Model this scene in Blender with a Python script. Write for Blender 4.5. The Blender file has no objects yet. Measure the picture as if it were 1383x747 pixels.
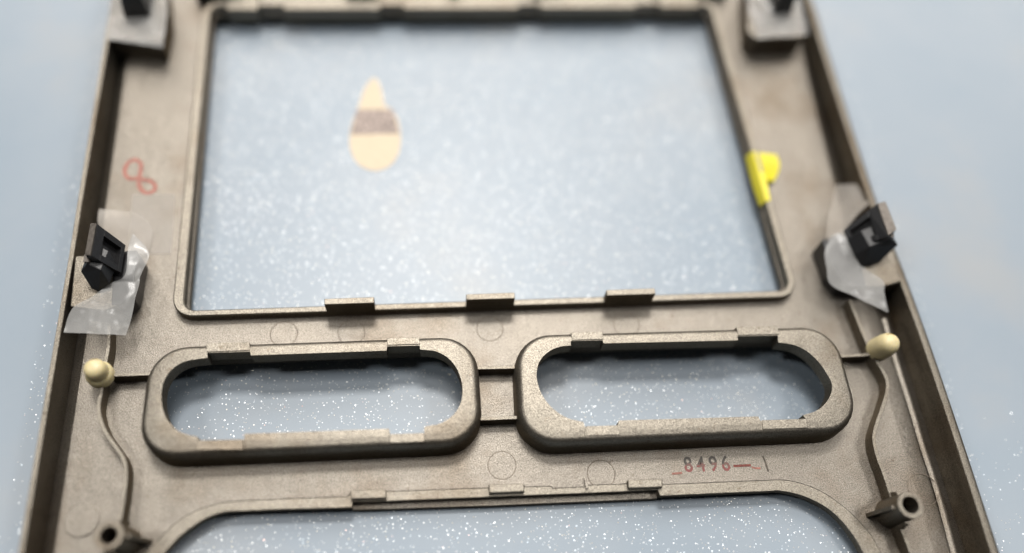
import bpy, bmesh, math, random
from mathutils import Vector, Matrix, noise
from mathutils.geometry import tessellate_polygon
random.seed(7)
CM = 0.01                      # everything below is written in centimetres

# ------------------------------------------------------------------ camera
scene = bpy.context.scene
scene.unit_settings.system = 'METRIC'
AX = Vector((0.995022, -0.034846, 0.09337))      # world x in camera right/down/forward
AY = Vector((-0.07258, -0.895404, 0.439298))
AZ = Vector((0.068296, -0.443888, -0.893476))
right = Vector((AX[0], AY[0], AZ[0])); down = Vector((AX[1], AY[1], AZ[1])); fwd = Vector((AX[2], AY[2], AZ[2]))
cam_d = bpy.data.cameras.new('camera'); cam = bpy.data.objects.new('camera', cam_d)
scene.collection.objects.link(cam); scene.camera = cam
m = Matrix((right, -down, -fwd)).transposed().to_4x4()
m.translation = Vector((0, 0, 21.0)) * CM
cam.matrix_world = m
cam_d.sensor_width = 36.0
cam_d.lens = 36.0 * 1150 / 1383
cam_d.clip_start = 0.005; cam_d.clip_end = 50
cam_d.dof.use_dof = True
cam_d.dof.focus_distance = 0.2165
cam_d.dof.aperture_fstop = 2.25
cam_d.dof.aperture_blades = 0

# ------------------------------------------------------------------ light
world = bpy.data.worlds.new('World'); scene.world = world; world.use_nodes = True
bg = world.node_tree.nodes['Background']
bg.inputs[0].default_value = (0.85, 0.9, 1.0, 1); bg.inputs[1].default_value = 0.012
def lamp(name, loc, aim, sx, sy, watts, col):
    d = bpy.data.lights.new(name, 'AREA'); d.shape = 'RECTANGLE'; d.size = sx; d.size_y = sy
    d.energy = watts; d.color = col
    o = bpy.data.objects.new(name, d); scene.collection.objects.link(o)
    o.location = loc
    o.rotation_euler = (Vector(aim) - Vector(loc)).to_track_quat('-Z', 'Y').to_euler()
    return o
AIM = (0.02, 0.09, 0)
lamp('ceiling_lamp_far', (0.02, 0.90, 1.62), AIM, 0.46, 0.26, 16.5, (1.0, 0.965, 0.92))
lamp('ceiling_lamp_left', (-0.78, 0.12, 1.20), AIM, 0.16, 0.22, 3.2, (1.0, 0.97, 0.93))
lamp('ceiling_lamp_right', (0.84, 0.12, 1.20), AIM, 0.16, 0.22, 3.2, (1.0, 0.97, 0.93))
lamp('fill_lamp_above', (0.03, 0.42, 1.75), AIM, 0.6, 0.3, 5.0, (1.0, 0.97, 0.93))  # added overhead fill, softens the shadows inside the openings
lamp('window_light', (0.5, 3.0, 2.5), AIM, 6.4, 2.0, 128, (1.0, 0.95, 0.895))
scene.view_settings.view_transform = 'Standard'
scene.view_settings.look = 'None'
scene.view_settings.exposure = 0.62
scene.view_settings.gamma = 1.0
scene.render.engine = 'CYCLES'

# ------------------------------------------------------------------ materials
def mat(name):
    m = bpy.data.materials.new(name); m.use_nodes = True
    nt = m.node_tree
    return m, nt, nt.nodes['Principled BSDF']
def N(nt, t, **kw):
    n = nt.nodes.new(t)
    for k, v in kw.items():
        if isinstance(k, str) and hasattr(n, k): setattr(n, k, v)
    return n
def L(nt, a, b): nt.links.new(a, b)
def ramp(nt, fac, stops):
    r = nt.nodes.new('ShaderNodeValToRGB'); e = r.color_ramp.elements
    while len(e) < len(stops): e.new(0.5)
    for i, (p, c) in enumerate(stops): e[i].position = p; e[i].color = (*c, 1)
    L(nt, fac, r.inputs[0]); return r
def noise_tex(nt, vec, scale, detail=3, rough=0.5):
    n = nt.nodes.new('ShaderNodeTexNoise'); n.inputs['Scale'].default_value = scale
    n.inputs['Detail'].default_value = detail; n.inputs['Roughness'].default_value = rough
    L(nt, vec, n.inputs['Vector']); return n

def paint_material(name, tint=(1, 1, 1)):
    """champagne metallic lacquer: fine flake grain, soft stains, slight orange peel"""
    m, nt, b = mat(name)
    tc = N(nt, 'ShaderNodeTexCoord'); v = tc.outputs['Object']
    c = (0.184 * tint[0], 0.167 * tint[1], 0.144 * tint[2])
    n1 = noise_tex(nt, v, 3600, 2, 0.6)
    r1 = ramp(nt, n1.outputs['Fac'], [(0.30, tuple(x * 0.46 for x in c)), (0.72, tuple(min(1, x * 1.52) for x in c))])
    n2 = noise_tex(nt, v, 42, 5, 0.62)
    r2 = ramp(nt, n2.outputs['Fac'], [(0.30, (0.70, 0.62, 0.54)), (0.50, (1, 1, 1)), (0.75, (1.0, 0.99, 0.97))])
    mx = N(nt, 'ShaderNodeMix', data_type='RGBA', blend_type='MULTIPLY'); mx.inputs[0].default_value = 0.75
    L(nt, r1.outputs[0], mx.inputs[6]); L(nt, r2.outputs[0], mx.inputs[7])
    n5 = noise_tex(nt, v, 420, 3, 0.7)
    r5 = ramp(nt, n5.outputs['Fac'], [(0.24, (0.45, 0.36, 0.28)), (0.36, (1, 1, 1))])
    mx2 = N(nt, 'ShaderNodeMix', data_type='RGBA', blend_type='MULTIPLY'); mx2.inputs[0].default_value = 0.8
    L(nt, mx.outputs[2], mx2.inputs[6]); L(nt, r5.outputs[0], mx2.inputs[7])
    L(nt, mx2.outputs[2], b.inputs['Base Color'])
    b.inputs['Metallic'].default_value = 0.85
    b.inputs['Specular Tint'].default_value = (0.30, 0.26, 0.22, 1); b.inputs['Specular IOR Level'].default_value = 0.3
    n3 = noise_tex(nt, v, 900, 2, 0.5)
    mr = N(nt, 'ShaderNodeMapRange'); mr.inputs[3].default_value = 0.33; mr.inputs[4].default_value = 0.46
    L(nt, n3.outputs['Fac'], mr.inputs[0]); L(nt, mr.outputs[0], b.inputs['Roughness'])
    bp1 = N(nt, 'ShaderNodeBump'); bp1.inputs['Strength'].default_value = 0.45; bp1.inputs['Distance'].default_value = 0.0002
    L(nt, n1.outputs['Fac'], bp1.inputs['Height'])
    n4 = noise_tex(nt, v, 110, 3, 0.55)
    bp2 = N(nt, 'ShaderNodeBump'); bp2.inputs['Strength'].default_value = 0.22; bp2.inputs['Distance'].default_value = 0.0012
    L(nt, n4.outputs['Fac'], bp2.inputs['Height']); L(nt, bp1.outputs[0], bp2.inputs['Normal'])
    L(nt, bp2.outputs[0], b.inputs['Normal'])
    return m
PAINT = paint_material('champagne_lacquer')
PAINT_LIGHT = paint_material('champagne_lacquer_smooth', (1.06, 1.06, 1.03))

def table_material():
    m, nt, b = mat('glitter_mat')
    tc = N(nt, 'ShaderNodeTexCoord'); v = tc.outputs['Object']
    big = noise_tex(nt, v, 14, 5, 0.6)
    base = ramp(nt, big.outputs['Fac'], [(0.30, (0.186, 0.235, 0.285)), (0.52, (0.210, 0.252, 0.296)), (0.70, (0.245, 0.264, 0.282))])
    col = base.outputs[0]; met = None; tilt = None
    # the glitter sits thickest on the middle strip of the mat and thins out to the sides
    xyz = N(nt, 'ShaderNodeSeparateXYZ'); L(nt, v, xyz.inputs[0])
    def mrange(sock, a, b_, lo, hi):
        q = N(nt, 'ShaderNodeMapRange'); q.inputs[1].default_value = a; q.inputs[2].default_value = b_
        q.inputs[3].default_value = lo; q.inputs[4].default_value = hi; L(nt, sock, q.inputs[0]); return q.outputs[0]
    def math2(op, p, q):
        n_ = N(nt, 'ShaderNodeMath', operation=op); L(nt, p, n_.inputs[0]); L(nt, q, n_.inputs[1]); return n_.outputs[0]
    side = math2('MULTIPLY', mrange(xyz.outputs[0], -0.104, -0.094, 0, 1), mrange(xyz.outputs[0], 0.132, 0.142, 1, 0))
    near = mrange(xyz.outputs[1], 0.02, 0.06, 0.15, 0)
    dens = math2('MAXIMUM', side, near)
    for sc, rad, keep, off in ((880, 0.14, 0.05, 0.0), (1250, 0.14, 0.10, 3.3)):
        mp = N(nt, 'ShaderNodeMapping'); mp.inputs['Location'].default_value = (off, off * 0.7, 0)
        mp.inputs['Scale'].default_value = (1, 1, 0)
        L(nt, v, mp.inputs[0])
        vo = N(nt, 'ShaderNodeTexVoronoi'); vo.inputs['Scale'].default_value = sc
        L(nt, mp.outputs[0], vo.inputs['Vector'])
        sp = N(nt, 'ShaderNodeSeparateColor'); L(nt, vo.outputs['Color'], sp.inputs[0])
        lt = N(nt, 'ShaderNodeMath', operation='LESS_THAN'); lt.inputs[1].default_value = rad
        L(nt, vo.outputs['Distance'], lt.inputs[0])
        gt = N(nt, 'ShaderNodeMath', operation='GREATER_THAN'); gt.inputs[1].default_value = keep
        L(nt, sp.outputs[0], gt.inputs[0])
        m0 = N(nt, 'ShaderNodeMath', operation='MULTIPLY'); L(nt, lt.outputs[0], m0.inputs[0]); L(nt, gt.outputs[0], m0.inputs[1])
        ds = N(nt, 'ShaderNodeMath', operation='LESS_THAN'); L(nt, sp.outputs[2], ds.inputs[0]); L(nt, dens, ds.inputs[1])
        mu = N(nt, 'ShaderNodeMath', operation='MULTIPLY'); L(nt, m0.outputs[0], mu.inputs[0]); L(nt, ds.outputs[0], mu.inputs[1])
        fc = ramp(nt, sp.outputs[1], [(0.0, (0.95, 0.90, 0.76)), (0.35, (0.55, 0.57, 0.58)), (0.6, (0.86, 0.88, 0.88)), (0.85, (0.40, 0.47, 0.52)), (0.97, (0.70, 0.72, 0.74)), (1.0, (0.75, 0.50, 0.45))])
        mx = N(nt, 'ShaderNodeMix', data_type='RGBA'); L(nt, mu.outputs[0], mx.inputs[0]); L(nt, col, mx.inputs[6]); L(nt, fc.outputs[0], mx.inputs[7])
        col = mx.outputs[2]
        # each fleck lies at its own small angle
        sub = N(nt, 'ShaderNodeVectorMath', operation='SUBTRACT'); L(nt, vo.outputs['Color'], sub.inputs[0]); sub.inputs[1].default_value = (0.5, 0.5, 0.5)
        scl = N(nt, 'ShaderNodeVectorMath', operation='SCALE'); L(nt, sub.outputs[0], scl.inputs[0]); L(nt, mu.outputs[0], scl.inputs['Scale'])
        if met is None: met = mu.outputs[0]; tilt = scl.outputs[0]
        else:
            a = N(nt, 'ShaderNodeMath', operation='MAXIMUM'); L(nt, met, a.inputs[0]); L(nt, mu.outputs[0], a.inputs[1]); met = a.outputs[0]
            a = N(nt, 'ShaderNodeVectorMath', operation='ADD'); L(nt, tilt, a.inputs[0]); L(nt, scl.outputs[0], a.inputs[1]); tilt = a.outputs[0]
    b.inputs['IOR'].default_value = 1.55
    L(nt, col, b.inputs['Base Color'])
    mm = N(nt, 'ShaderNodeMath', operation='MULTIPLY'); mm.inputs[1].default_value = 0.6; L(nt, met, mm.inputs[0])
    L(nt, mm.outputs[0], b.inputs['Metallic'])
    b.inputs['Roughness'].default_value = 0.42
    b.inputs['Specular IOR Level'].default_value = 0.5
    g = N(nt, 'ShaderNodeNewGeometry')
    k = N(nt, 'ShaderNodeVectorMath', operation='SCALE'); k.inputs['Scale'].default_value = 0.55; L(nt, tilt, k.inputs[0])
    ad = N(nt, 'ShaderNodeVectorMath', operation='ADD'); L(nt, g.outputs['Normal'], ad.inputs[0]); L(nt, k.outputs[0], ad.inputs[1])
    no = N(nt, 'ShaderNodeVectorMath', operation='NORMALIZE'); L(nt, ad.outputs[0], no.inputs[0])
    L(nt, no.outputs[0], b.inputs['Normal'])
    return m
TABLE = table_material()

def plain(name, col, rough=0.5, spec=0.5, metallic=0.0, grain=0.0, gscale=800, sss=0.0, coat=0.0):
    m, nt, b = mat(name)
    tc = N(nt, 'ShaderNodeTexCoord')
    n = noise_tex(nt, tc.outputs['Object'], gscale, 4, 0.6)
    r = ramp(nt, n.outputs['Fac'], [(0.3, tuple(c * (1 - grain) for c in col)), (0.7, tuple(min(1, c * (1 + grain)) for c in col))])
    L(nt, r.outputs[0], b.inputs['Base Color'])
    b.inputs['Roughness'].default_value = rough; b.inputs['Metallic'].default_value = metallic
    b.inputs['Specular IOR Level'].default_value = spec
    b.inputs['Coat Weight'].default_value = coat
    if sss:
        b.inputs['Subsurface Weight'].default_value = sss; b.inputs['Subsurface Radius'].default_value = (0.004, 0.003, 0.0015)
        b.inputs['Subsurface Scale'].default_value = 0.4
    bu = N(nt, 'ShaderNodeBump'); bu.inputs['Strength'].default_value = 0.15; bu.inputs['Distance'].default_value = 0.0003
    L(nt, n.outputs['Fac'], bu.inputs['Height']); L(nt, bu.outputs[0], b.inputs['Normal'])
    return m
BLACK = plain('black_nylon', (0.010, 0.010, 0.011), 0.42, 0.5, grain=0.25, gscale=1500)
RUBBER = plain('cream_rubber', (0.54, 0.465, 0.27), 0.45, 0.45, grain=0.12, gscale=260, sss=0.35)
YELLOW = plain('yellow_vinyl', (0.60, 0.53, 0.02), 0.38, 0.5, grain=0.06, gscale=300)
PEACH = plain('peach_reflection', (0.52, 0.435, 0.32), 0.6, 0.3, grain=0.05, gscale=500)
BAND = plain('mottled_band_tone', (0.27, 0.22, 0.195), 0.6, 0.3, grain=0.75, gscale=900)
RED_INK = plain('faded_red_ink', (0.27, 0.11, 0.085), 0.5, 0.3, grain=0.4, gscale=900)
RING_SHADE = plain('mould_line', (0.14, 0.115, 0.09), 0.55, 0.4, metallic=0.5, grain=0.5, gscale=2500)
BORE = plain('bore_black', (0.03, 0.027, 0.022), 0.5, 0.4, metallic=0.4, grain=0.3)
RED_DASH = plain('dark_red_ink', (0.15, 0.035, 0.025), 0.5, 0.3, grain=0.5, gscale=1500)
GREY_INK = plain('grey_ink', (0.07, 0.055, 0.04), 0.5, 0.3, grain=0.6, gscale=2000)

def stamp_material():
    m, nt, b = mat('two_tone_stamp')
    tc = N(nt, 'ShaderNodeTexCoord'); sp = N(nt, 'ShaderNodeSeparateXYZ'); L(nt, tc.outputs['Generated'], sp.inputs[0])
    n = noise_tex(nt, tc.outputs['Object'], 900, 3, 0.6)
    a = N(nt, 'ShaderNodeMath', operation='MULTIPLY_ADD'); a.inputs[1].default_value = 0.9; a.inputs[2].default_value = -0.45
    L(nt, n.outputs['Fac'], a.inputs[0])
    s = N(nt, 'ShaderNodeMath', operation='ADD'); L(nt, sp.outputs[1], s.inputs[0]); L(nt, a.outputs[0], s.inputs[1])
    r = ramp(nt, s.outputs[0], [(0.30, (0.17, 0.035, 0.03)), (0.46, (0.12, 0.06, 0.045)), (0.62, (0.04, 0.032, 0.024))])
    L(nt, r.outputs[0], b.inputs['Base Color']); b.inputs['Roughness'].default_value = 0.5
    return m
STAMP = stamp_material()

def tape_material(name, opacity, col=(0.80, 0.80, 0.80), rough=0.28):
    m, nt, b = mat(name)
    out = nt.nodes['Material Output']
    tr = N(nt, 'ShaderNodeBsdfTransparent'); tr.inputs[0].default_value = (1, 1, 1, 1)
    df = N(nt, 'ShaderNodeBsdfTranslucent'); df.inputs[0].default_value = (*col, 1)
    tc = N(nt, 'ShaderNodeTexCoord'); n = noise_tex(nt, tc.outputs['Object'], 70, 3, 0.5)
    b.inputs['Base Color'].default_value = (*col, 1); b.inputs['Roughness'].default_value = rough
    b.inputs['Specular IOR Level'].default_value = 0.7
    m1 = N(nt, 'ShaderNodeMixShader'); m1.inputs[0].default_value = 0.2; L(nt, b.outputs[0], m1.inputs[1]); L(nt, df.outputs[0], m1.inputs[2])
    mr = N(nt, 'ShaderNodeMapRange'); mr.inputs[1].default_value = 0.3; mr.inputs[2].default_value = 0.7
    mr.inputs[3].default_value = max(0, opacity - 0.10); mr.inputs[4].default_value = min(1, opacity + 0.10)
    L(nt, n.outputs['Fac'], mr.inputs[0])
    m2 = N(nt, 'ShaderNodeMixShader'); L(nt, mr.outputs[0], m2.inputs[0]); L(nt, tr.outputs[0], m2.inputs[1]); L(nt, m1.outputs[0], m2.inputs[2])
    bu = N(nt, 'ShaderNodeBump'); bu.inputs['Strength'].default_value = 0.25; bu.inputs['Distance'].default_value = 0.0008
    L(nt, n.outputs['Fac'], bu.inputs['Height']); L(nt, bu.outputs[0], b.inputs['Normal'])
    L(nt, m2.outputs[0], out.inputs['Surface'])
    return m
TAPE = tape_material('frosted_tape', 0.25, (0.55, 0.55, 0.54), 0.22)
TAPE_THIN = tape_material('thin_frosted_tape', 0.22, (0.50, 0.46, 0.41), 0.45)
TAPE_CLEAR = tape_material('clear_tape', 0.26, (0.52, 0.48, 0.43), 0.4)

# ------------------------------------------------------------------ mesh helpers
def root(name, loc, label, cat, group=None):
    o = bpy.data.objects.new(name, None); scene.collection.objects.link(o)
    o.location = Vector(loc) * CM; o['org'] = list(loc); o['label'] = label; o['category'] = cat
    o.empty_display_size = 0.01
    if group: o['group'] = group
    return o
def origin_of(p):
    while p.parent: p = p.parent
    return Vector(p['org'])
def obj(name, V, F, mt, parent=None, org=None, smooth=False, bevel=0.0, seg=2, label=None, cat=None, group=None):
    o3 = origin_of(parent) if parent else Vector(org or (0, 0, 0))
    me = bpy.data.meshes.new(name)
    me.from_pydata([tuple((Vector(v) - o3) * CM) for v in V], [], F)
    bm = bmesh.new(); bm.from_mesh(me)
    bmesh.ops.remove_doubles(bm, verts=bm.verts, dist=1e-7)
    bmesh.ops.recalc_face_normals(bm, faces=bm.faces)
    if smooth:
        for f in bm.faces: f.smooth = True
        for e in bm.edges:
            if len(e.link_faces) == 2 and e.calc_face_angle(0) > math.radians(38): e.smooth = False
    bm.to_mesh(me); bm.free()
    me.materials.append(mt)
    o = bpy.data.objects.new(name, me); scene.collection.objects.link(o)
    if parent: o.parent = parent
    else: o.location = o3 * CM; o['org'] = list(o3)
    if bevel:
        b = o.modifiers.new('edge_round', 'BEVEL'); b.width = bevel * CM; b.segments = seg
        b.limit_method = 'ANGLE'; b.angle_limit = math.radians(35)
    if label: o['label'] = label
    if cat: o['category'] = cat
    if group: o['group'] = group
    return o
def prism(poly, z0, z1):
    n = len(poly)
    V = [(x, y, z0) for x, y in poly] + [(x, y, z1) for x, y in poly]
    F = [list(range(n)), list(range(n, 2 * n))] + [[i, (i + 1) % n, n + (i + 1) % n, n + i] for i in range(n)]
    return V, F
def plate(outer, holes, z0, z1, walls=True):
    loops = [outer] + holes; V = []; F = []
    flat = [p for l in loops for p in l]; n = len(flat)
    V = [(x, y, z1) for x, y in flat] + [(x, y, z0) for x, y in flat]
    tris = tessellate_polygon([[Vector((x, y, 0)) for x, y in l] for l in loops])
    for t in tris: F.append(list(t)); F.append([i + n for i in t])
    if walls:
        s = 0
        for l in loops:
            k = len(l)
            for i in range(k): a = s + i; b = s + (i + 1) % k; F.append([a, b, b + n, a + n])
            s += k
    return V, F
def loft(rings, close_ring=False, closed=True):
    V = [p for r in rings for p in r]; n = len(rings[0]); F = []
    m = len(rings)
    for j in range(m if close_ring else m - 1):
        for i in range(n if closed else n - 1):
            a = j * n + i; b = j * n + (i + 1) % n; c = ((j + 1) % m) * n + (i + 1) % n; d = ((j + 1) % m) * n + i
            F.append([a, b, c, d])
    return V, F
def rquad(c, r, inset=0.0, k=8):
    """rounded quadrilateral; c = 4 corners counter-clockwise, r radius(es), inset shrinks it"""
    c = [Vector(p[:2]) for p in c]; r = list(r) if hasattr(r, '__len__') else [r] * 4
    ins = []
    for i in range(4):
        d = (c[(i + 1) % 4] - c[i]).normalized(); nrm = Vector((-d.y, d.x)); ins.append((c[i] + nrm * inset, d))
    P = []
    for i in range(4):
        p1, d1 = ins[i - 1]; p2, d2 = ins[i]
        den = d1.x * d2.y - d1.y * d2.x; t = ((p2 - p1).x * d2.y - (p2 - p1).y * d2.x) / den
        P.append(p1 + d1 * t)
    out = []
    for i in range(4):
        d1 = ins[i - 1][1]; d2 = ins[i][1]; rr = max(0.02, r[i] - inset)
        ang = d1.angle(d2); tl = rr * math.tan(ang / 2)
        a = P[i] - d1 * tl; cen = a + Vector((-d1.y, d1.x)) * rr
        a0 = math.atan2(a.y - cen.y, a.x - cen.x)
        for j in range(k + 1):
            t = a0 + ang * j / k; out.append((cen.x + rr * math.cos(t), cen.y + rr * math.sin(t)))
    return out
def soften(pts, k=3, lim=38, maxlen=0.95, closed=True):
    P = [Vector(p[:2]) for p in pts]; n = len(P); turn = []
    for i in range(n):
        a = P[i] - P[i - 1]; b = P[(i + 1) % n] - P[i]
        turn.append(math.degrees(a.angle(b, 0)) if a.length > 1e-6 and b.length > 1e-6 else 180)
    out = []
    for i in range(n):
        j = (i + 1) % n; out.append(tuple(P[i]))
        if not closed and j == 0: break
        if turn[i] < lim and turn[j] < lim and (turn[i] > 4 or turn[j] > 4) and (P[j] - P[i]).length < maxlen and (closed or 0 < i < n - 2):
            p0, p1, p2, p3 = P[i - 1], P[i], P[j], P[(j + 1) % n]
            L_ = (p2 - p1).length
            t1 = (p2 - p0).normalized() * L_; t2 = (p3 - p1).normalized() * L_
            for q in range(1, k + 1):
                t = q / (k + 1)
                out.append(tuple((2*t**3 - 3*t**2 + 1) * p1 + (t**3 - 2*t**2 + t) * t1 + (-2*t**3 + 3*t**2) * p2 + (t**3 - t**2) * t2))
    return out
def at(poly, z): return [(x, y, z) for x, y in poly]
def smooth_path(pts, n=6):
    pts = [Vector(p) for p in pts]; out = []
    for i in range(len(pts) - 1):
        p0 = pts[max(0, i - 1)]; p1 = pts[i]; p2 = pts[i + 1]; p3 = pts[min(len(pts) - 1, i + 2)]
        for j in range(n):
            t = j / n
            out.append(0.5 * ((2 * p1) + (p2 - p0) * t + (2 * p0 - 5 * p1 + 4 * p2 - p3) * t * t + (3 * p1 - p0 - 3 * p2 + p3) * t ** 3))
    out.append(pts[-1]); return [tuple(p) for p in out]
def sweep(path, prof, caps=True):
    """profile [(offset to the left of travel, z)] closed loop, along an open path"""
    P = [Vector(p[:2]) for p in path]; rings = []
    for i, p in enumerate(P):
        a = P[max(0, i - 1)]; b = P[min(len(P) - 1, i + 1)]; d = (b - a).normalized(); n = Vector((-d.y, d.x))
        rings.append([(p.x + n.x * o, p.y + n.y * o, z) for o, z in prof])
    V, F = loft(rings)
    k = len(prof)
    if caps: F.append(list(range(k))); F.append(list(range((len(P) - 1) * k, len(P) * k)))
    return V, F
def rib_prof(w, z0, z1, c=0.008):
    h = w / 2
    return [(-h, z0), (-h, z1 - c), (-h + c, z1), (h - c, z1), (h, z1 - c), (h, z0)]
def hull(pts):
    bm = bmesh.new(); vs = [bm.verts.new(p) for p in pts]
    r = bmesh.ops.convex_hull(bm, input=vs)
    bmesh.ops.delete(bm, geom=[v for v in bm.verts if not v.link_faces], context='VERTS')
    bm.verts.index_update()
    V = [tuple(v.co) for v in bm.verts]; F = [[v.index for v in f.verts] for f in bm.faces]; bm.free(); return V, F
def lathe(c, prof, seg=36, lean=(0, 0)):
    rings = []
    for r, z in prof:
        rings.append([(c[0] + lean[0] * z + r * math.cos(2 * math.pi * i / seg), c[1] + lean[1] * z + r * math.sin(2 * math.pi * i / seg), z) for i in range(seg)])
    return loft(rings)
def sheet(rows, nx=14, ny=5, amp=0.03, seed=0.0, th=0.006, freq=3.0):
    """film stretched over rows of (left, right) points, gently wrinkled"""
    Ls = smooth_path([r[0] for r in rows], ny); Rs = smooth_path([r[1] for r in rows], ny)
    m = len(Ls); V = []; F = []
    for j in range(m):
        for i in range(nx + 1):
            p = Vector(Ls[j]).lerp(Vector(Rs[j]), i / nx)
            w = noise.noise(Vector((p.x * freq, p.y * freq, seed))) + 0.5 * noise.noise(Vector((p.x * freq * 2.7, p.y * freq * 2.7, seed + 5)))
            p.z += amp * w
            V.append(tuple(p))
    for j in range(m - 1):
        for i in range(nx):
            a = j * (nx + 1) + i; F.append([a, a + 1, a + nx + 2, a + nx + 1])
    n = len(V); V += [(x, y, z - th) for x, y, z in V]
    F += [[i + n for i in f] for f in F]
    edge = [i for i in range(nx + 1)] + [j * (nx + 1) + nx for j in range(1, m)] + [(m - 1) * (nx + 1) + i for i in range(nx - 1, -1, -1)] + [j * (nx + 1) for j in range(m - 2, 0, -1)]
    for a, b in zip(edge, edge[1:] + edge[:1]): F.append([a, b, b + n, a + n])
    return V, F

# ------------------------------------------------------------------ setting: the mat on the table
TZ = -0.47
o = obj('table_mat', *prism([(-70, -50), (80, -50), (80, 90), (-70, 90)], TZ - 0.3, TZ), TABLE, org=(0, 0, TZ))
o['kind'] = 'structure'

# ------------------------------------------------------------------ the trim panel
panel = root('dashboard_trim_panel', (1.8, 10, -0.47), 'champagne metallic car trim panel lying face down on the glittery blue mat', 'trim panel')
panel['kind'] = 'thing'
ZB = -0.25; RH = 0.70
XL, XR = -9.22, 13.0          # inner faces of the side walls at z = 0
win_hole = [(-6.46, 9.53), (9.86, 9.46), (9.42, 19.93), (-6.60, 19.97)]
win_out = [(-6.74, 9.36), (10.08, 9.25), (9.66, 20.16), (-6.86, 20.18)]
wh = rquad(win_hole, 0.32); wo = rquad(win_out, 0.55)

# openings below the vents
open_edge = [(-7.301, 2.242), (-6.884, 2.924), (-6.616, 3.311), (-6.394, 3.511), (-6.121, 3.827), (-5.784, 4.093), (-5.452, 4.278), (-5.007, 4.381), (-3.774, 4.359), (-2.115, 4.305)]
open_edge += [(5.438, 4.137), (7.095, 4.113), (8.235, 4.09), (8.484, 4.086), (9.062, 3.916), (9.615, 3.573), (9.966, 3.137), (10.207, 2.6), (10.449, 1.547)]
open_crease = [(-7.606, 2.496), (-7.199, 3.105), (-6.689, 3.678), (-6.39, 4.011), (-6.048, 4.297), (-5.506, 4.523), (-4.9, 4.618), (-3.611, 4.604), (-2.206, 4.566)]
open_crease += [(-2.137, 4.686), (-1.266, 4.637), (1.164, 4.583), (3.585, 4.509), (5.431, 4.458)] + [(5.575, 4.413), (7.146, 4.387), (8.102, 4.37), (8.769, 4.328), (9.395, 4.1), (9.825, 3.798), (10.266, 3.334), (10.621, 2.723), (10.862, 1.688)]
lowL, lowR = -1.4, -1.4
hole_bottom = [(open_crease[-1][0], -0.8), (open_crease[-1][0] - 1.2, -1.6), (open_crease[0][0] + 1.2, -1.6), (open_crease[0][0], -0.8)]
open_hole = soften(open_crease + hole_bottom)

vents = [
 dict(out=[(-7.10, 5.50), (1.14, 5.42), (1.10, 8.37), (-7.07, 8.42)], org=(-3.0, 6.9)),
 dict(out=[(1.93, 5.33), (10.72, 5.22), (10.66, 8.22), (2.02, 8.34)], org=(6.3, 6.8)),
]
through = [rquad(v['out'], 0.98, 0.22) for v in vents]
outer = [(12.10, -3), (12.04, 2.2), (11.98, 6.85), (11.95, 9.0), (12.10, 12.6), (12.25, 17), (12.6, 24), (-9.05, 24), (-8.92, 12), (-8.86, 4), (-8.84, -3)]
obj('back_plate', *plate(outer, [wh, open_hole] + through, ZB, 0.0), PAINT, panel)

# side walls and what they stand on
wl = [(-9.27, -3), (-9.27, 3.6), (-9.29, 8), (-9.30, 11), (-9.33, 13.2), (-9.37, 18), (-9.45, 24)]
wr = [(13.17, -3), (13.16, 2.2), (13.07, 6.85), (12.93, 9.8), (12.74, 12.6), (12.66, 19.7), (12.6, 24)]
lw = [(-0.06, TZ + 0.01), (-0.06, RH - 0.015), (-0.048, RH), (0.055, RH), (0.07, RH - 0.02), (0.08, RH - 0.18), (0.13, TZ + 0.01)]
rw = [(0.12, TZ + 0.01), (0.12, RH - 0.015), (0.105, RH), (-0.03, RH), (-0.09, RH - 0.02), (-0.13, RH - 0.07), (-0.15, RH - 0.2), (-0.20, TZ + 0.01)]
obj('side_wall', *sweep(smooth_path(wl, 4), lw), PAINT_LIGHT, panel, smooth=True)
obj('side_wall', *sweep(smooth_path(wr, 4), rw), PAINT_LIGHT, panel, smooth=True)
# low ridge moulded along the right flange, seen as a bright line
ridge = [(12.528, 8.621), (12.516, 7.737), (12.523, 7.092), (12.554, 6.049), (12.566, 4.853), (12.606, 3.802), (12.571, 2.32), (12.509, 1.412)]
obj('moulded_ridge', *sweep(smooth_path(ridge, 5), [(-0.09, -0.035), (-0.03, 0.002), (0.0, 0.008), (0.03, 0.002), (0.07, -0.01)]), PAINT, panel, smooth=True)

fx = [(13.12, -3, 12.10), (13.10, 2.2, 12.04), (13.04, 6.85, 11.98), (12.9, 9.0, 11.95), (12.66, 12.6, 12.10), (12.60, 17, 12.25), (12.62, 24, 12.6)]
V, F = loft([[(c_, y, 0.0) for a_, y, c_ in fx], [(c_ * 0.65 + a_ * 0.35, y, -0.03) for a_, y, c_ in fx], [(c_ * 0.4 + a_ * 0.6, y, -0.13) for a_, y, c_ in fx], [(a_, y, -0.36) for a_, y, c_ in fx]], closed=False)
obj('sloping_flange', V, F, PAINT, panel, smooth=True)
fy = [(-9.22, 24, -9.05), (-9.22, 12, -8.92), (-9.2, 4, -8.86), (-9.2, -3, -8.84)]
V, F = loft([[(c_, y, 0.0) for a_, y, c_ in fy], [((a_ + c_) / 2, y, -0.07) for a_, y, c_ in fy], [(a_ - 0.04, y, -0.28) for a_, y, c_ in fy]], closed=False)
obj('sloping_flange', V, F, PAINT, panel, smooth=True)
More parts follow.
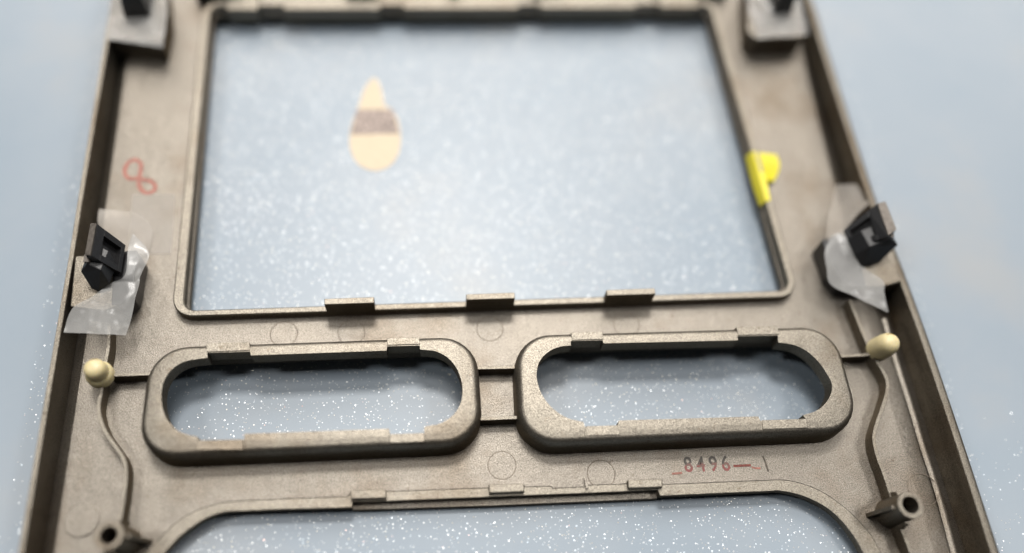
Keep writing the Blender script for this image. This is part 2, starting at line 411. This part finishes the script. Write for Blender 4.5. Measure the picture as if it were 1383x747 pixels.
# raised frame round the display window
rings = [at(wo, -0.02), at(wo, 0.27), at(rquad(win_out, 0.55, 0.03), 0.30), at(rquad(win_hole, 0.32, -0.03), 0.30), at(wh, 0.27), at(wh, ZB)]
V, F = loft(rings)
wf = obj('window_frame', V, F, PAINT_LIGHT, panel, smooth=True)
inn = rquad(win_hole, 0.32, 0.05)
obj('inner_step', *loft([at(wh, 0.02), at(inn, -0.02), at(inn, ZB + 0.02), at(wh, ZB + 0.01)]), PAINT, wf, smooth=True)
for (xa, xb, y0) in ((-2.79, -1.52, 9.335), (0.87, 2.15, 9.315), (4.60, 5.92, 9.29)):
    w = 0.17
    poly = [(xa, y0), (xb, y0 - 0.008), (xb, y0 + w), (xa, y0 + w)]
    V, F = prism(poly, 0.0, 0.76)
    obj('locating_tab', V, F, PAINT_LIGHT, panel, bevel=0.018)
# lands and gaps on the far side of the window
for (a, b) in ((-6.1, -5.16), (-4.36, -1.36), (-0.61, 3.07), (3.79, 6.96), (7.77, 9.05)):
    V, F = prism([(a, 19.80), (b, 19.79), (b, 20.7), (a, 20.7)], ZB + 0.01, 0.33)
    obj('upper_land', V, F, PAINT_LIGHT, panel, bevel=0.03)
for (a, b, y) in ((-7.1, -5.7, 20.35), (-2.45, -1.45, 20.25), (0.85, 1.2, 20.3), (3.6, 4.6, 20.45), (8.9, 10.2, 20.5)):
    V, F = prism([(a, y), (b, y), (b, y + 0.9), (a, y + 0.9)], 0.03, 0.66)
    obj('foam_block', V, F, BLACK, panel, bevel=0.05)

# ---- the two vent surrounds
def notch_hole(lowpts, c):
    return lowpts
hole_top = [
 [(-6.581, 6.92), (-6.605, 7.239), (-6.554, 7.501), (-6.419, 7.724), (-6.207, 7.887), (-5.913, 7.961), (-5.595, 7.987), (-5.606, 8.122), (-4.566, 8.104), (-4.542, 8.004), (-1.207, 7.979), (-1.195, 8.092), (-0.37, 8.079), (-0.364, 7.97), (-0.039, 7.925), (0.272, 7.761), (0.485, 7.512), (0.603, 7.231), (0.655, 6.918), (0.619, 6.594), (0.47, 6.299), (0.245, 6.105), (-0.011, 5.997), (-0.316, 5.967), (-0.321, 5.791), (-1.136, 5.809), (-1.163, 5.957), (-4.576, 6.011), (-4.575, 5.867), (-5.627, 5.893), (-5.653, 5.996), (-5.862, 6.052), (-6.129, 6.174), (-6.355, 6.394), (-6.5, 6.639)],
 [(2.527, 7.05), (2.559, 7.315), (2.642, 7.51), (2.79, 7.684), (3.013, 7.825), (3.269, 7.895), (3.481, 7.905), (3.488, 8.026), (4.323, 8.011), (4.332, 7.924), (7.881, 7.848), (7.897, 7.96), (8.985, 7.937), (8.952, 7.74), (9.318, 7.671), (9.639, 7.49), (9.889, 7.19), (10.057, 6.815), (10.116, 6.531), (10.005, 6.239), (9.754, 5.977), (9.465, 5.826), (9.173, 5.762), (9.219, 5.646), (8.043, 5.675), (8.009, 5.788), (4.472, 5.869), (4.417, 5.733), (3.606, 5.753), (3.583, 5.878), (3.296, 5.955), (3.034, 6.101), (2.781, 6.351), (2.605, 6.667)],
]
pads = [
 [[(-5.651, 8.375), (-4.594, 8.355), (-4.572, 8.127), (-5.622, 8.137)], [(-1.19, 8.31), (-0.376, 8.298), (-0.371, 8.107), (-1.192, 8.112)],
  [(-5.635, 5.905), (-4.597, 5.877), (-4.571, 5.624), (-5.673, 5.667)], [(-1.131, 5.818), (-0.322, 5.801), (-0.319, 5.581), (-1.15, 5.599)]],
 [[(3.516, 8.257), (4.342, 8.248), (4.345, 8.028), (3.522, 8.04)], [(7.906, 8.221), (9.023, 8.201), (9.022, 7.96), (7.919, 7.976)],
  [(3.635, 5.762), (4.421, 5.746), (4.445, 5.504), (3.571, 5.519)], [(8.085, 5.683), (9.236, 5.658), (9.21, 5.422), (8.055, 5.449)]],
]
for vi, v in enumerate(vents):
    H = 0.8; fil = 0.26; R = 0.98
    oc = v['out']
    rings = [at(rquad(oc, R, 0.0), -0.02), at(rquad(oc, R, 0.02), 0.46)]
    for j in range(1, 7):
        t = j / 6 * math.pi / 2
        rings.append(at(rquad(oc, R, 0.02 + fil * 0.72 * (1 - math.cos(t))), 0.46 + (H - 0.46) * math.sin(t)))
    V, F = loft(rings)
    top = rquad(oc, R, 0.02 + fil * 0.72)
    # top face with the hole, inner wall, hollow underside
    hp = soften(hole_top[vi])
    pv, pf = plate(top, [hp], 0.32, H, walls=False)
    n0 = len(V); V = V + pv; F = F + [[i + n0 for i in f] for f in pf]
    nt_ = len(top) + len(hp); k = len(hp)
    n1 = n0 + len(top)
    cen = Vector((sum(p[0] for p in hp) / k, sum(p[1] for p in hp) / k))
    for i in range(k):
        a = n1 + i; b = n1 + (i + 1) % k; F.append([a, b, b + nt_, a + nt_])
    # inner side of the outer wall
    r2 = [at(rquad(oc, R, 0.24), 0.32), at(rquad(oc, R, 0.20), ZB)]
    v2, f2 = loft(r2); n2 = len(V); V = V + v2; F = F + [[i + n2 for i in f] for f in f2]
    s = obj('vent_surround', V, F, PAINT_LIGHT, panel, smooth=True, label=('left' if vi == 0 else 'right') + ' raised rounded surround of a pill shaped vent opening')
    for q in pads[vi]:
        V, F = prism(q, 0.50, 0.822)
        obj('notch_pad', V, F, PAINT_LIGHT, s, bevel=0.012)

# ---- straight ribs joining things
def rib(p, q, h, w=0.085, name='cross_rib'):
    V, F = sweep([p, q], rib_prof(w, -0.02, h)); return obj(name, V, F, PAINT_LIGHT, panel)
rib((-8.02, 7.79), (-7.02, 7.78), 0.42)
rib((1.02, 7.55), (2.10, 7.52), 0.42)
rib((1.04, 6.20), (2.08, 6.19), 0.42)
rib((10.60, 7.42), (11.55, 7.43), 0.42)

# ---- long curved ribs beside the vents
lrib = [(-8.214, 9.125), (-8.153, 8.517), (-8.182, 7.928), (-8.168, 7.427), (-8.181, 7.012), (-8.104, 6.692), (-7.916, 6.316), (-7.629, 5.939), (-7.423, 5.642), (-7.328, 5.285), (-7.315, 4.767), (-7.333, 4.312), (-7.336, 4.079)]
rrib = [(11.418, 9.041), (11.484, 8.483), (11.549, 7.936), (11.645, 7.441), (11.776, 7.015), (11.833, 6.702), (11.759, 6.399), (11.538, 6.007), (11.257, 5.567), (11.064, 5.188), (11.028, 4.732), (11.079, 4.279), (11.106, 3.854), (11.125, 3.346), (11.164, 2.884), (11.241, 2.307), (11.331, 1.61)]
obj('curved_rib', *sweep(smooth_path(lrib, 5), rib_prof(0.085, -0.02, 0.42)), PAINT_LIGHT, panel, smooth=True)
obj('curved_rib', *sweep(smooth_path(rrib, 5), rib_prof(0.095, -0.02, 0.42)), PAINT_LIGHT, panel, smooth=True)

# ---- rim of the lower opening
g = 0.022
inner_loop = open_edge + [(open_edge[-1][0] - 0.1, -0.8), (open_edge[-1][0] - 1.2, -1.35), (open_edge[0][0] + 1.2, -1.35), (open_edge[0][0] + 0.1, -0.8)]
# recessed lip in the middle of the edge
lip = [(-2.099, 4.427), (-1.257, 4.405), (1.151, 4.36), (4.545, 4.296), (5.386, 4.286), (5.424, 4.165)]
i0 = 10
inner_top = soften(inner_loop[:i0] + lip + inner_loop[i0:])
cx0 = sum(p[0] for p in open_hole) / len(open_hole); cy0 = 1.5
def shrink(l, d):
    out = []; n = len(l)
    for i in range(n):
        a = Vector(l[i - 1]); b = Vector(l[i]); c = Vector(l[(i + 1) % n])
        d1 = (b - a).normalized(); d2 = (c - b).normalized()
        nn = (Vector((d1.y, -d1.x)) + Vector((d2.y, -d2.x)))
        nn = nn.normalized() * min(2.0, 1 / max(0.4, nn.length / 2)) if nn.length > 1e-6 else Vector((0, 0))
        out.append((b.x + nn.x * d, b.y + nn.y * d))
    return out
area = sum(open_hole[i][0] * open_hole[(i + 1) % len(open_hole)][1] - open_hole[(i + 1) % len(open_hole)][0] * open_hole[i][1] for i in range(len(open_hole)))
rim_out = shrink(open_hole, g if area < 0 else -g)
orim = obj('opening_rim', *plate(rim_out, [inner_top], ZB, 0.025), PAINT_LIGHT, panel, bevel=0.012)
led = [(-2.121, 4.282), (1.188, 4.192), (5.414, 4.116)] ; led_b = [(5.503, 4.452), (1.213, 4.608), (-2.161, 4.694)]
obj('lower_ledge', *prism(led + led_b, ZB - 0.18, -0.24), PAINT, orim, bevel=0.012)
for (q) in ([(-2.147, 4.687), (-1.282, 4.658), (-1.275, 4.433), (-2.127, 4.457)], [(1.196, 4.628), (2.067, 4.605), (2.059, 4.39), (1.192, 4.408)], [(4.631, 4.544), (5.517, 4.523), (5.493, 4.305), (4.629, 4.322)]):
    obj('opening_pad', *prism(q, -0.2, 0.16), PAINT_LIGHT, orim, bevel=0.03)
obj('mould_gate', *prism([(2.748, 4.534), (3.558, 4.515), (3.56, 4.451), (2.759, 4.461)], -0.02, 0.045), PAINT, orim, bevel=0.01)
obj('moulding_spur', *prism([(3.566, 4.665), (3.621, 4.662), (3.648, 4.406), (3.583, 4.4)], -0.02, 0.10), PAINT, orim)

# ---- screw bosses
def boss(c, side):
    H = 1.1; ro = 0.315; ri = 0.20
    V, F = lathe(c, [(ro + 0.05, -0.02), (ro + 0.005, 0.7), (ro, H - 0.012), (ro - 0.012, H), (ri + 0.008, H), (ri, H - 0.008), (ri - 0.01, 0.2)], 32)
    b = obj('screw_boss', V, F, PAINT_LIGHT, panel, smooth=True)
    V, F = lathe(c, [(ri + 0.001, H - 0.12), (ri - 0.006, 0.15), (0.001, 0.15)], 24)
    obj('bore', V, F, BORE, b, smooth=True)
    for a in (0, 90, 180, 270):
        ca, sa = math.cos(math.radians(a)), math.sin(math.radians(a))
        reach = 0.62 if (ca * side) < -0.5 else 0.50
        ht = 0.92 if abs(ca) > 0.5 else 0.72
        w = 0.05
        q = [(ri + 0.04, -0.02), (reach, -0.02), (ro + 0.13, ht - 0.25), (ro + 0.07, ht), (ri + 0.04, ht)]
        V = []
        for s in (-w, w):
            for r_, z in q: V.append((c[0] + ca * r_ - sa * s, c[1] + sa * r_ + ca * s, z))
        n = len(q); F = [list(range(n)), list(range(n, 2 * n))] + [[i, (i + 1) % n, n + (i + 1) % n, n + i] for i in range(n)]
        obj('gusset', V, F, PAINT_LIGHT, b, bevel=0.01)
boss((-7.29, 3.78), -1)
boss((11.16, 3.35), 1)

# ---- clip pedestals on both flanges
pedL = [(-9.161, 10.958), (-8.275, 11.012), (-7.651, 11.077), (-7.58, 10.943), (-7.617, 10.47), (-7.614, 10.13), (-7.647, 9.797), (-7.868, 9.537), (-8.241, 9.369), (-9.076, 9.526)]
pedR = [(10.887, 10.733), (10.94, 10.333), (10.985, 9.825), (11.176, 9.41), (11.502, 9.285), (12.18, 9.213), (12.797, 9.368), (12.869, 10.998), (11.838, 11.153)]
obj('clip_pedestal', *prism(pedL, -0.02, 0.80), PAINT_LIGHT, panel, bevel=0.03)
obj('clip_pedestal', *prism(pedR, -0.02, 0.80), PAINT_LIGHT, panel, bevel=0.03)
obj('clip_pedestal', *prism([(-9.293, 18.242), (-7.747, 18.054), (-7.689, 19.151), (-7.916, 20.507), (-9.503, 20.512)], -0.02, 0.80), PAINT, panel, bevel=0.03)
obj('clip_pedestal', *prism([(10.254, 18.325), (10.482, 18.018), (12.025, 18.062), (12.121, 18.367), (12.194, 20.44), (10.629, 20.445)], -0.02, 0.80), PAINT, panel, bevel=0.03)

# ---- round ejector pin marks
def ring_mark(c, r, name='ejector_mark'):
    V, F = lathe(c, [(r - 0.012, 0.0005), (r - 0.008, 0.007), (r + 0.004, 0.007), (r + 0.009, 0.0005)], 40)  # darker ring tone stands in for the shaded wall of a recessed mark
    return obj(name, V, F, RING_SHADE, panel, smooth=True)
for c in [(-3.913, 8.884), (-2.17, 8.849), (1.486, 8.794), (5.199, 8.761), (1.565, 5.111), (4.024, 4.76)]:
    ring_mark(c, 0.35)
ring_mark([(12.22, 3.899)][0], 0.40)
c = [(-8.336, 4.374)][0]
V, F = lathe(c, [(0.40, -0.01), (0.40, 0.022), (0.385, 0.03), (0.0015, 0.03)], 40)
obj('ejector_disc', V, F, PAINT, panel)

# ---- ink on the panel
def ribbon(pts, w, z, name, mt, label=None, closed=False):
    n = len(pts); V = []; F = []
    for i, p in enumerate(pts):
        a = Vector(pts[(i - 1) % n] if closed or i else pts[0]); b = Vector(pts[(i + 1) % n] if closed or i < n - 1 else pts[-1])
        d = (b - a).normalized(); nn = Vector((-d.y, d.x)) * w * (0.42 + 0.16 * noise.noise(Vector((i * 0.31, 2, 0))))
        zz = z + 0.006 * i / n
        V += [(p[0] + nn.x, p[1] + nn.y, zz), (p[0] - nn.x, p[1] - nn.y, zz)]
    for i in range(n if closed else n - 1):
        j = (i + 1) % n; F.append([2 * i, 2 * i + 1, 2 * j + 1, 2 * j])
    return obj(name, V, F, mt, panel, label=label)
e8 = [(-8.154, 13.826), (-8.428, 13.834), (-8.566, 14.061), (-8.512, 14.361), (-8.319, 14.457), (-8.148, 14.301), (-8.134, 13.999), (-8.148, 13.776), (-8.077, 13.503), (-7.906, 13.327), (-7.73, 13.371), (-7.668, 13.54), (-7.808, 13.717), (-8.017, 13.772)]
ribbon(smooth_path(e8 + [e8[0]], 6), 0.15, 0.005, 'handwritten_figure', RED_INK, 'red handwritten figure 8')
def text(body, loc, size, rot, mt, name, sx=1.0):
    cu = bpy.data.curves.new(name, 'FONT'); cu.body = body; cu.size = size * CM; cu.align_x = 'CENTER'; cu.align_y = 'CENTER'
    cu.resolution_u = 4; cu.extrude = 0.0; cu.offset = 0.00009
    t = bpy.data.objects.new(name, cu); scene.collection.objects.link(t)
    dg = bpy.context.evaluated_depsgraph_get(); me = bpy.data.meshes.new_from_object(t.evaluated_get(dg)); bpy.data.objects.remove(t)
    me.materials.clear(); me.materials.append(mt)
    o = bpy.data.objects.new(name, me); scene.collection.objects.link(o); o.parent = panel
    o.location = (Vector(loc) - Vector(panel['org'])) * CM; o.rotation_euler = (0, 0, rot); o.scale = (sx, 1, 1)
    return o
for ch, p in zip('8496', [(6.262, 4.848), (6.587, 4.839), (6.912, 4.831), (7.228, 4.822)]):
    text(ch, (p[0], p[1], 0.006), 0.54, 0.03, STAMP, 'stamped_digit', 0.85)
ribbon([(7.42, 4.764), (7.603, 4.764), (7.873, 4.758)], 0.075, 0.006, 'stamped_dash', RED_DASH)
ribbon([(7.883, 4.71), (7.973, 4.677), (8.107, 4.669)], 0.055, 0.006, 'stamped_dash', RED_INK)
ribbon([(5.812, 4.658), (5.936, 4.662), (6.07, 4.668)], 0.06, 0.006, 'stamped_dash', RED_INK)
ribbon([(8.229, 4.976), (8.27, 4.802), (8.29, 4.574)], 0.05, 0.006, 'stamped_stroke', GREY_INK)

# ------------------------------------------------------------------ cream rubber caps on the pins
def cap(base, tip, label, step=False):
    b = Vector(base); t = Vector(tip); d = (t - b); ln = d.length; d.normalize()
    u = d.orthogonal().normalized(); w = d.cross(u)
    prof = [(0.02, -0.02), (0.27, 0.0), (0.315, 0.05), (0.315, 0.16), (0.30, ln * 0.6), (0.27, ln * 0.80), (0.215, ln * 0.92), (0.13, ln * 0.985), (0.001, ln)]
    if step: prof = [(0.02, -0.02), (0.28, 0.0), (0.325, 0.05), (0.325, ln * 0.34), (0.30, ln * 0.42), (0.262, ln * 0.47), (0.262, ln * 0.70), (0.245, ln * 0.84), (0.195, ln * 0.94), (0.10, ln * 0.99), (0.001, ln)]
    rings = [[tuple(b + d * z + (u * math.cos(a) + w * math.sin(a)) * r) for a in [2 * math.pi * i / 32 for i in range(32)]] for r, z in prof]
    V, F = loft(rings)
    r = root('rubber_cap', tuple(base), label, 'rubber cap', 'cream rubber caps pushed over the pins beside the vents')
    obj('cap_body', V, F, RUBBER, r, smooth=True)
    # small mould nick on the domed end
    pts = [b + d * (ln * 0.93) + (u * math.cos(a) + w * math.sin(a)) * 0.205 for a in [0.3 + 0.14 * i for i in range(8)]]
    V = []; F = []
    for i, p in enumerate(pts):
        V += [tuple(p + d * 0.012), tuple(p - d * 0.012), tuple(p * 1.0 + (p - b - d * (p - b).dot(d)) * 0.06)]
    for i in range(len(pts) - 1):
        for k in range(3): F.append([3 * i + k, 3 * i + (k + 1) % 3, 3 * i + 3 + (k + 1) % 3, 3 * i + 3 + k])
    obj('mould_nick', V, F, plain('dark_nick', (0.30, 0.22, 0.07), 0.6), r)
    if not step:
        o_ = Vector((-0.25, -0.8, 0.5)); o_ = (o_ - d * o_.dot(d)).normalized(); s_ = d.cross(o_)
        c0 = b + d * ln * 0.20
        rr = 0.312
        V = []; F = []
        for i in range(9):
            a = -0.42 + 0.105 * i; w_ = 0.022 * math.cos(a * 3.2)
            p = c0 + (o_ * math.cos(a) + s_ * math.sin(a)) * (rr + 0.004) + d * 0.10 * a
            V += [tuple(p + d * w_), tuple(p - d * w_)]
        for i in range(8): F.append([2 * i, 2 * i + 1, 2 * i + 3, 2 * i + 2])
        obj('slit', V, F, BORE, r)
    return r
cap((-8.242, 7.799, 0.3), (-8.202, 7.792, 1.05), 'cream rubber cap on the pin left of the left vent surround', True)
cap((11.818, 7.565, 0.3), (11.906, 7.529, 1.12), 'cream rubber cap on the pin right of the right vent surround')

# ------------------------------------------------------------------ black spring clips on the pedestals
def lp(a, b, t): return tuple(Vector(a).lerp(Vector(b), t))
def clip(A, B, A2, B2, C, Dd, front, label, flip):
    """A,B top edge above the slanted face; A2,B2 outer top edge; C,Dd foot of the slanted face"""
    r = root('retaining_clip', (B[0], B[1], 0.8), label, 'clip', 'black retaining clips taped to the side flanges')
    A, B, A2, B2, C, Dd = [Vector(p) for p in (A, B, A2, B2, C, Dd)]
    n = (B - A).cross(Dd - A).normalized()
    mid = (A2 + B2) / 2
    if n.dot(mid - A) > 0: n = -n
    inn = -n * 0.16
    low = [Vector((p.x, p.y, 0.86)) for p in (A2, B2)]
    body = [A + inn, B + inn, C + inn, Dd + inn, A2, B2] + low + [Vector((C.x, C.y, 0.84)) + inn, Vector((Dd.x, Dd.y, 0.84)) + inn]
    obj('clip_body', *hull(body), BLACK, r, bevel=0.02)
    def face(u, v):            # u along A->B, v down the slope
        return (A.lerp(B, u)).lerp(Dd.lerp(C, u), v)
    def bar(u0, u1, v0, v1, t=0.02):
        q = [face(u0, v0), face(u1, v0), face(u1, v1), face(u0, v1)]
        obj('frame_bar', *hull([p + n * t for p in q] + [p + inn * 1.02 for p in q]), BLACK, r, bevel=0.012)
    bar(0, 1, 0, 0.26); bar(0, 1, 0.88, 1, 0.018); bar(0, 0.20, 0.26, 0.88, 0.016); bar(0.80, 1, 0.26, 0.88, 0.014)
    bar(0.42, 0.72, 0.26, 0.52, -0.06)
    # top edge of the black clip, its lit look painted as a lighter tone
    obj('edge_strip', *hull([A2, B2, A, B] + [p + Vector((0, 0, 0.05)) for p in (A2, B2, A, B)]), LIT_EDGE, r, bevel=0.015)
    F_, back = front
    obj('clip_foot', *hull([Vector(p) for p in F_] + [Vector(p) + Vector(back) for p in F_]), BLACK, r, bevel=0.02)
    f = Vector(F_[1]); g_ = Vector(F_[0])
    obj('latch_tooth', *hull([f + Vector((dx, dy, dz)) for dx in (-0.07, 0.07) for dy in (0.0, 0.22) for dz in (0.0, 0.10)]), LIT_EDGE, r, bevel=0.02)  # small lit tip, its brightness put into the colour
    return r
LIT_EDGE = plain('lit_black_edge', (0.13, 0.115, 0.10), 0.33, 0.6, metallic=0.5, grain=0.35, gscale=900)  # lighter copy of the black plastic for faces that catch the light
cl = clip((-8.334, 11.332, 1.75), (-8.352, 10.429, 1.75), (-8.491, 11.355, 1.72), (-8.5, 10.471, 1.72), (-7.901, 10.342, 0.95), (-7.872, 11.13, 1),
     ([(-8.72, 10.223, 1.35), (-8.52, 10.358, 1.5), (-8.217, 10.212, 1.4), (-8.116, 10.032, 1), (-8.403, 9.871, 0.84), (-8.582, 9.953, 0.9)], (0.12, 0.55, 0)),
     'black plastic clip on the left flange above the torn tape strip', 1)
cr = clip((12.167, 11.275, 1.75), (12.207, 10.278, 1.75), (12.437, 11.355, 1.72), (12.505, 10.467, 1.72), (11.593, 10.299, 0.95), (11.449, 10.91, 1),
     ([(12.678, 10.206, 1.35), (12.43, 10.34, 1.5), (11.84, 10.164, 1.4), (11.592, 10.134, 1), (11.746, 9.798, 0.84), (12.253, 9.886, 0.9)], (-0.12, 0.50, 0)),
     'black plastic clip on the right flange with tape folded round it', -1)
def shaded_pedestal_side(r, poly):
    obj('shaded_pedestal_side', *prism(poly, 0.0, 0.812), BLACK, r, bevel=0.03)  # black cover puts the shade on the pedestal's inner sides into colour
def far_clip(x, y, w, label):
    r = root('retaining_clip', (x, y, 0.8), label, 'clip', 'black retaining clips taped to the side flanges')
    obj('clip_body', *hull([(x + sx * w * f, y + sy * 0.55 + s0, z) for sx in (-1, 1) for sy in (-1, 1) for (z, f, s0) in ((0.83, 1.0, 0), (1.45, 0.8, 0.05), (1.7, 0.5, 0.1))]), BLACK, r, bevel=0.03)
    obj('edge_strip', *hull([(x + sx * w * 0.5, y + 0.1 + sy * 0.5, z) for sx in (-1, 1) for sy in (-1, 1) for z in (1.7, 1.76)]), BLACK, r, bevel=0.02)
    return r
shaded_pedestal_side(cl, [(-8.09, 11.044), (-7.649, 11.083), (-7.568, 10.959), (-7.602, 10.465), (-7.598, 10.114), (-7.631, 9.779), (-7.862, 9.512), (-8.076, 9.5), (-8.142, 10.294)])
shaded_pedestal_side(cr, [(10.868, 10.743), (10.915, 10.317), (10.958, 9.803), (11.156, 9.388), (11.491, 9.258), (11.768, 9.269), (11.802, 10.204), (11.448, 10.922)])
far_clip(*[(-8.516, 19.537)][0], 0.40, 'out of focus black clip at the far left corner on a taped block')
far_clip(*[(11.486, 19.493)][0], 0.34, 'out of focus black clip at the far right corner on a taped block')

# ------------------------------------------------------------------ tapes
def tape(name, rows, mt, org, label, **kw):
    V, F = sheet(rows, **kw)
    return obj(name, V, F, mt, org=org, smooth=True, label=label, cat='tape', group='pieces of translucent tape holding the clips')
tape('tape_strip', [
  ((-7.84, 11.232, 0.85), (-7.726, 11.482, 0.95)), ((-7.787, 10.889, 1), (-7.302, 10.945, 0.86)), ((-7.79, 10.259, 0.98), (-7.448, 10.285, 0.86)),
  ((-8.123, 10.102, 0.9), (-7.445, 10.095, 0.86)), ((-8.491, 9.782, 0.86), (-7.486, 9.771, 0.84)), ((-8.945, 9.523, 0.84), (-7.506, 9.483, 0.84)),
  ((-9.081, 9.193, 0.82), (-7.542, 9.127, 0.82)), ((-9.121, 8.824, 0.8), (-7.649, 8.712, 0.72))],
  TAPE, (-8.3, 9.6, 0.85), 'wrinkled frosted tape strip over the left pedestal below the black clip', amp=0.045, seed=1.0, nx=26, ny=7, freq=1.7)
tape('tape_patch', [
  ((-8.97, 12.675, 0.3), (-8.192, 12.698, 0.06)), ((-8.977, 12.441, 0.3), (-7.813, 12.456, 0.05)), ((-8.886, 12.103, 0.32), (-7.574, 12.073, 0.05)), ((-8.447, 11.556, 0.5), (-7.563, 11.652, 0.06)), ((-8.174, 11.159, 0.6), (-7.602, 11.33, 0.07))],
  TAPE_THIN, (-7.8, 12.0, 0.1), 'pale rounded tape end flat on the plate above the left black clip', amp=0.015, seed=3.0)
tape('tape_patch', [((-8.28, 13.307, 0.012), (-7.112, 13.271, 0.012)), ((-8.211, 12.397, 0.012), (-7.052, 12.358, 0.012)), ((-8.11, 11.39, 0.012), (-7.022, 11.362, 0.012))],
  TAPE_CLEAR, (-6.9, 12.0, 0.01), 'thin clear tape lying flat between the left clip and the window', amp=0.003, seed=4.0, th=0.004)
tape('tape_strip', [
  ((11.151, 10.838, 0.85), (11.486, 10.885, 1)), ((10.839, 10.339, 0.84), (11.557, 10.342, 0.96)), ((10.78, 9.835, 0.84), (11.828, 9.775, 0.88)), ((10.784, 9.321, 0.83), (12.255, 9.361, 0.86)),
  ((11.466, 8.908, 0.8), (12.19, 9.015, 0.84)), ((12.188, 8.496, 0.72), (12.236, 8.516, 0.72))],
  TAPE, (11.6, 9.8, 0.85), 'pointed frosted tape strip hanging below the right black clip', amp=0.03, seed=6.0, nx=22, ny=6, freq=1.6)
tape('tape_patch', [
  ((12.016, 12.854, 0.25), (12.825, 12.781, 0.45)), ((11.758, 12.267, 0.3), (12.872, 12.2, 0.6)), ((11.332, 11.509, 0.55), (12.102, 11.498, 0.9)), ((10.956, 10.674, 0.86), (11.493, 10.913, 0.95))],
  TAPE_THIN, (11.3, 12.4, 0.2), 'blurred pale tape end standing up behind the right black clip', amp=0.05, seed=8.0)
tape('tape_strip', [
  ((-9.366, 19.977, 1), (-7.721, 19.87, 1.1)), ((-9.371, 19.421, 0.9), (-7.643, 19.254, 1)), ((-9.348, 18.817, 0.86), (-7.66, 18.667, 0.88)), ((-9.284, 18.14, 0.85), (-7.672, 17.848, 0.84))],
  TAPE, (-8.4, 19.4, 0.85), 'out of focus frosted tape over the block at the far left corner', amp=0.05, seed=9.0)
tape('tape_strip', [
  ((10.403, 19.888, 1), (12.082, 19.781, 1.1)), ((10.45, 19.223, 0.9), (12.132, 19.178, 1)), ((10.479, 18.575, 0.86), (12.21, 18.708, 0.9)), ((10.558, 17.981, 0.84), (12.2, 18.146, 0.84))],
  TAPE, (11.3, 19.4, 0.85), 'out of focus frosted tape over the block at the far right corner', amp=0.05, seed=11.0)

# ------------------------------------------------------------------ yellow sticker, painted reflection
r = root('yellow_sticker', (9.857, 13.274, 0.3), 'bright yellow sticker folded over the right edge of the window', 'sticker')
xe = lambda y: 9.86 - 0.44 * (y - 9.46) / 10.47
rows = [(14.08, 0.10), (13.6, 0.09), (13.25, 0.08)]
V, F = sheet([((xe(14.05), 14.06, 0.335), (10.535, 14.079, 0.1)), ((xe(13.7), 13.7, 0.335), (10.552, 13.73, 0.1)), ((xe(13.4), 13.4, 0.335), (10.403, 13.363, 0.1)), ((xe(13.15), 13.15, 0.335), (10.201, 13.094, 0.12))], amp=0.012, seed=2)
obj('sticker_flap', V, F, YELLOW, r, smooth=True)
V, F = sheet([((xe(y) - dx, y, 0.06), (xe(y) - 0.006, y, 0.342)) for y, dx in ((14.06, 0.10), (13.5, 0.11), (12.9, 0.12), (12.3, 0.09))], amp=0.006, seed=5)
obj('sticker_tail', V, F, YELLOW, r, smooth=True)
V, F = sheet([((xe(y) - 0.01, y, 0.344), (xe(y) + w, y + 0.03, 0.338)) for y, w in ((13.3, 0.22), (12.8, 0.19), (12.3, 0.14))], amp=0.004, seed=7)
obj('sticker_edge', V, F, YELLOW, r, smooth=True)

drop = [(-1.581, 17.717), (-1.443, 17.48), (-1.353, 17.13), (-1.288, 16.613), (-1.04, 16.438), (-0.885, 16.098), (-0.812, 15.68), (-0.796, 15.269), (-0.858, 14.838), (-1.017, 14.496), (-1.238, 14.291), (-1.5, 14.194), (-1.761, 14.24), (-2.022, 14.392), (-2.221, 14.687), (-2.334, 15.09), (-2.329, 15.577), (-2.255, 16.016), (-2.124, 16.404), (-2.036, 16.742), (-1.902, 17.255), (-1.742, 17.543)]
r = root('drop_reflection', (-1.608, 15.568, -0.47), 'peach drop shaped reflection patch on the blue mat inside the window', 'sticker')
obj('reflection_base', *prism(drop, TZ + 0.0005, TZ + 0.012), PEACH, r)  # flat coloured patch stands in for a reflection in the glossy mat
obj('mottled_band', *prism([(-2.124, 16.459), (-1.017, 16.436), (-0.837, 15.527), (-2.306, 15.521)], TZ + 0.013, TZ + 0.016), BAND, r)
